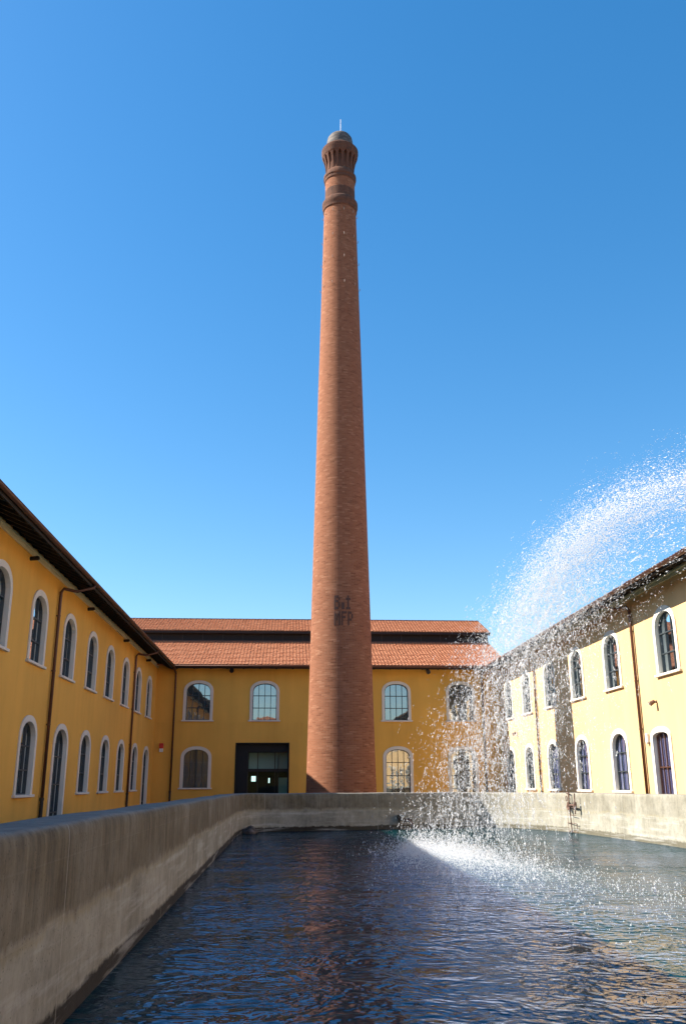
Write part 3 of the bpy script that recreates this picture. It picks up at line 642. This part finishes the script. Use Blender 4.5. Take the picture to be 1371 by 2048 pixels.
# ladder and rusty bracket on the right wall of the tank
ld = empty('ladder', (9.52, 30.6, HC-1.6)); L = MB()
b = MB(); b.tube([(.02, .42, -.3), (.02, .42, .80)], .014, 6); b.build('rail', M['rust'], ld)
b = MB(); b.tube([(.0, .0, -.3), (-.02, .02, .5), (-.03, .06, 1.02)], .018, 6); b.build('rail', M['rust'], ld)
b = MB(); b.tube([(.06, -.42, -.3), (.05, -.38, .3)], .012, 6); b.build('rail', M['rust'], ld)
for z, y0_, y1_ in ((.80, .42, -.44), (.56, 0, -.42), (.30, .42, -.42), (.04, .42, -.42)):
    b = MB(); b.tube([(.0, y0_, z), (.02, y1_, z)], .011, 5); b.build('rung', M['rust'], ld)
tag(ld, 'thin rusty ladder going down into the water on the sunlit tank wall', 'ladder')
br = empty('valve_bracket', (9.52, 30.55, HC-.72))
b = MB(); b.tube([(.02, .46, .38), (-.02, .12, .385), (-.04, .08, .1), (-.03, .06, -.28)], .026, 6); b.build('arm', M['rust'], br)
b = MB(); b.tube([(-.02, .18, -.02), (-.03, -.02, .0), (-.03, -.45, .0), (.02, -.5, .0)], .03, 8); b.build('crossbar', M['rust'], br)
b = MB()
for k in range(12):
    a0 = 2*math.pi*k/12; a1 = a0+2*math.pi/12; b.tube([(-.05, .28+.085*math.cos(a0), .2+.085*math.sin(a0)), (-.05, .28+.085*math.cos(a1), .2+.085*math.sin(a1))], .013, 5)
b.build('hand_wheel', M['rust'], br)
b = MB(); b.tube([(-.03, .17, .08), (-.03, .2, -.08), (-.03, .1, -.16)], [.05, .075, .04], 8); b.build('valve_body', M['rust'], br)
b = MB(); b.tube([(-.02, -.52, .38), (-.03, -.50, .05), (-.03, -.5, -.28)], .02, 6); b.tube([(-.03, -.53, .1), (-.03, -.53, -.12)], .055, 8); b.build('spindle', M['rust'], br)
tag(br, 'rusty valve bracket with a small hand wheel near the top of the sunlit tank wall', 'valve')
pv = empty('outlet_pipe', (4.15, 33.55, HC-1.35)); b = MB(); b.tube([(0, .2, .16), (0, -.1, .16)], .11, 12); b.build('flange', M['iron'], pv); b = MB(); b.tube([(.12, .1, .05), (.34, -.02, .05), (.40, -.05, -.10)], .08, 10); b.build('elbow', M['rust'], pv); b = MB(); b.tube([(-.06, -.08, .22), (-.05, -.1, -.3)], .035, 8); b.build('drop_pipe', M['iron'], pv)
tag(pv, 'dark outlet pipe low on the shaded far tank wall beside the falling water', 'pipe')
bmx = bmesh.new(); bmesh.ops.create_icosphere(bmx, subdivisions=3, radius=1)
for v in bmx.verts: v.co = Vector((v.co.x*.28, v.co.y*.22, v.co.z*.17))*(1+.16*math.sin(v.co.x*5+1)+.12*math.cos(v.co.y*7+v.co.z*4))
me = bpy.data.meshes.new('stone'); bmx.to_mesh(me); bmx.free(); me.materials.append(M['cap']); st = bpy.data.objects.new('stone', me); C.objects.link(st); st.location = (-1.18, 31.25, HC-1.54)
tag(st, 'grey lump of stone at the waterline in the far left corner of the tank', 'stone')

# ------------------------------------------------------------------ fountain spray
def flight(n, k0=.15, ks=1.0, V=14.52, el0=50.0, els=.8, t0=1.1, g_=3.0):
    """ballistic drops with air drag once the jet breaks up: s along D, z up, t across"""
    s = np.full(n, 20.0)+rng.normal(0, .05, n); z = np.full(n, -1.4); t = rng.normal(0, .03, n)
    k = np.exp(rng.normal(math.log(k0), ks, n))
    v0 = V*np.exp(rng.normal(0, .012, n)); el = np.radians(rng.normal(el0, els, n))
    vs = -v0*np.cos(el); vz = v0*np.sin(el); vt = rng.normal(0, .2, n)
    dt = .012; T = rng.uniform(0, 3.0, n); tt = np.zeros(n)
    for i in range(255):
        live = (tt < T) & (z > -1.62); f = live*dt
        sp = np.sqrt(vs**2+vz**2+vt**2); kk = k*np.clip((tt-t0)*g_, 0, 3)
        vs -= kk*sp*vs*f; vt -= kk*sp*vt*f*.3; vz -= (9.81+kk*sp*vz)*f
        s += vs*f; z += vz*f; t += vt*f; tt += f
    return s, z, t, vs, vz, vt, k
def drops_object(name, pos, vel, rad, stretch, m, label, cat):
    n = len(pos); v = vel/np.maximum(1e-6, np.linalg.norm(vel, axis=1))[:, None]
    a = np.cross(v, rng.normal(0, 1, (n, 3))); a /= np.linalg.norm(a, axis=1)[:, None]; b = np.cross(v, a)
    r = rad[:, None]; sl_ = (rad*stretch)[:, None]
    V = np.stack([pos+a*r, pos+b*r*.8, pos-a*r, pos-b*r*.8, pos+v*sl_, pos-v*sl_], 1).reshape(-1, 3)
    base = np.array([(0,1,4),(1,2,4),(2,3,4),(3,0,4),(1,0,5),(2,1,5),(3,2,5),(0,3,5)])
    Fc = (base[None]+6*np.arange(n)[:, None, None]).reshape(-1)
    me = bpy.data.meshes.new(name); me.vertices.add(len(V)); me.vertices.foreach_set('co', V.reshape(-1).astype(np.float32))
    me.loops.add(len(Fc)); me.loops.foreach_set('vertex_index', Fc.astype(np.int32)); nf = len(Fc)//3
    me.polygons.add(nf); me.polygons.foreach_set('loop_start', np.arange(0, 3*nf, 3, dtype=np.int32)); me.polygons.foreach_set('loop_total', np.full(nf, 3, np.int32))
    me.polygons.foreach_set('use_smooth', np.ones(nf, bool)); me.update(calc_edges=True); me.materials.append(m)
    o = bpy.data.objects.new(name, me); C.objects.link(o); tag(o, label, cat, kind='stuff'); return o
def to_world(s, z, t): 
    xy = P0[None]+s[:, None]*D[None]+t[:, None]*NN[None]; return np.column_stack([xy, z+HC])
fl = [flight(16000, els=1.0), flight(6000, k0=.2, ks=.9, t0=.9, g_=1.5, els=2.2, el0=47.5, V=14.1), flight(34000, k0=.22, ks=.9, t0=.95, g_=2.2, els=1.6)]
nf_ = [len(f[0]) for f in fl]
s, z, t, vs, vz, vt = [np.concatenate([f[i] for f in fl]) for i in range(6)]
mist = np.concatenate([np.zeros(nf_[0]+nf_[1]), np.ones(nf_[2])]) > .5
t = t+np.where(mist, rng.normal(0, .18, len(t)), rng.normal(0, .06, len(t)))
rep = rng.integers(1, 8, len(s))                                # drops follow one another in short ropes
s, z, t, vs, vz, vt, mist = [np.repeat(q_, rep) for q_ in (s, z, t, vs, vz, vt, mist)]
lag = rng.normal(0, .02, len(s)); jit = np.where(mist, .035, .013)
s = s+vs*lag+rng.normal(0, 1, len(s))*jit; z = z+vz*lag+rng.normal(0, 1, len(s))*jit; t = t+vt*lag+rng.normal(0, 1, len(s))*jit
ok = (z > -1.58) & (z < 6.4) & (s < 16) & ~(mist & (z < 2.8) & (rng.random(len(z)) < .75)) & (rng.random(len(z)) < np.clip(1.15-(s-6)*.085, .35, 1)); s, z, t, vs, vz, vt, mist = [q_[ok] for q_ in (s, z, t, vs, vz, vt, mist)]
pos = to_world(s, z, t); vel = to_world(s+vs, z+vz, t+vt)-pos
rad = np.where(mist, np.exp(rng.normal(math.log(.0036), .3, len(pos))), np.exp(rng.normal(math.log(.0061), .40, len(pos))))
drops_object('fountain_spray', pos, vel, rad, rng.uniform(1.5, 4.5, len(pos)), M['drops'], 'white arc of water drops falling into the tank on the right', 'fountain spray')
# splash thrown up where the drops land
n = 36000
s = np.where(rng.random(n) < .55, rng.gamma(2.4, 1.5, n)-.4, rng.uniform(-.3, 15, n)); kind_ = rng.random(n)
t = np.where(kind_ < .36, rng.normal(-.15, .75, n)-.13*np.clip(s, 0, 9), -rng.beta(1.1, 2.2, n)*(.6+.62*np.clip(s, 0, 9))); fade = np.exp(-np.clip(s-2.5, 0, 9)*.26)
z = -1.6+rng.exponential(.13, n)*np.exp(-np.abs(t)*.35)*(.4+fade)+.004
ok = (rng.random(n) < .22+.78*fade) & (s > rng.normal(0, .45, n)); s, t, z = s[ok], t[ok], z[ok]; n = len(s)
pos = to_world(s, z, t); vel = np.column_stack([rng.normal(0, .5, n), rng.normal(0, .5, n), np.ones(n)*1.2])
drops_object('splash', pos, vel, np.exp(rng.normal(math.log(.0062), .45, n)), rng.uniform(.9, 2.2, n), M['drops'], 'white splash and bouncing drops on the water under the falling spray', 'splash')
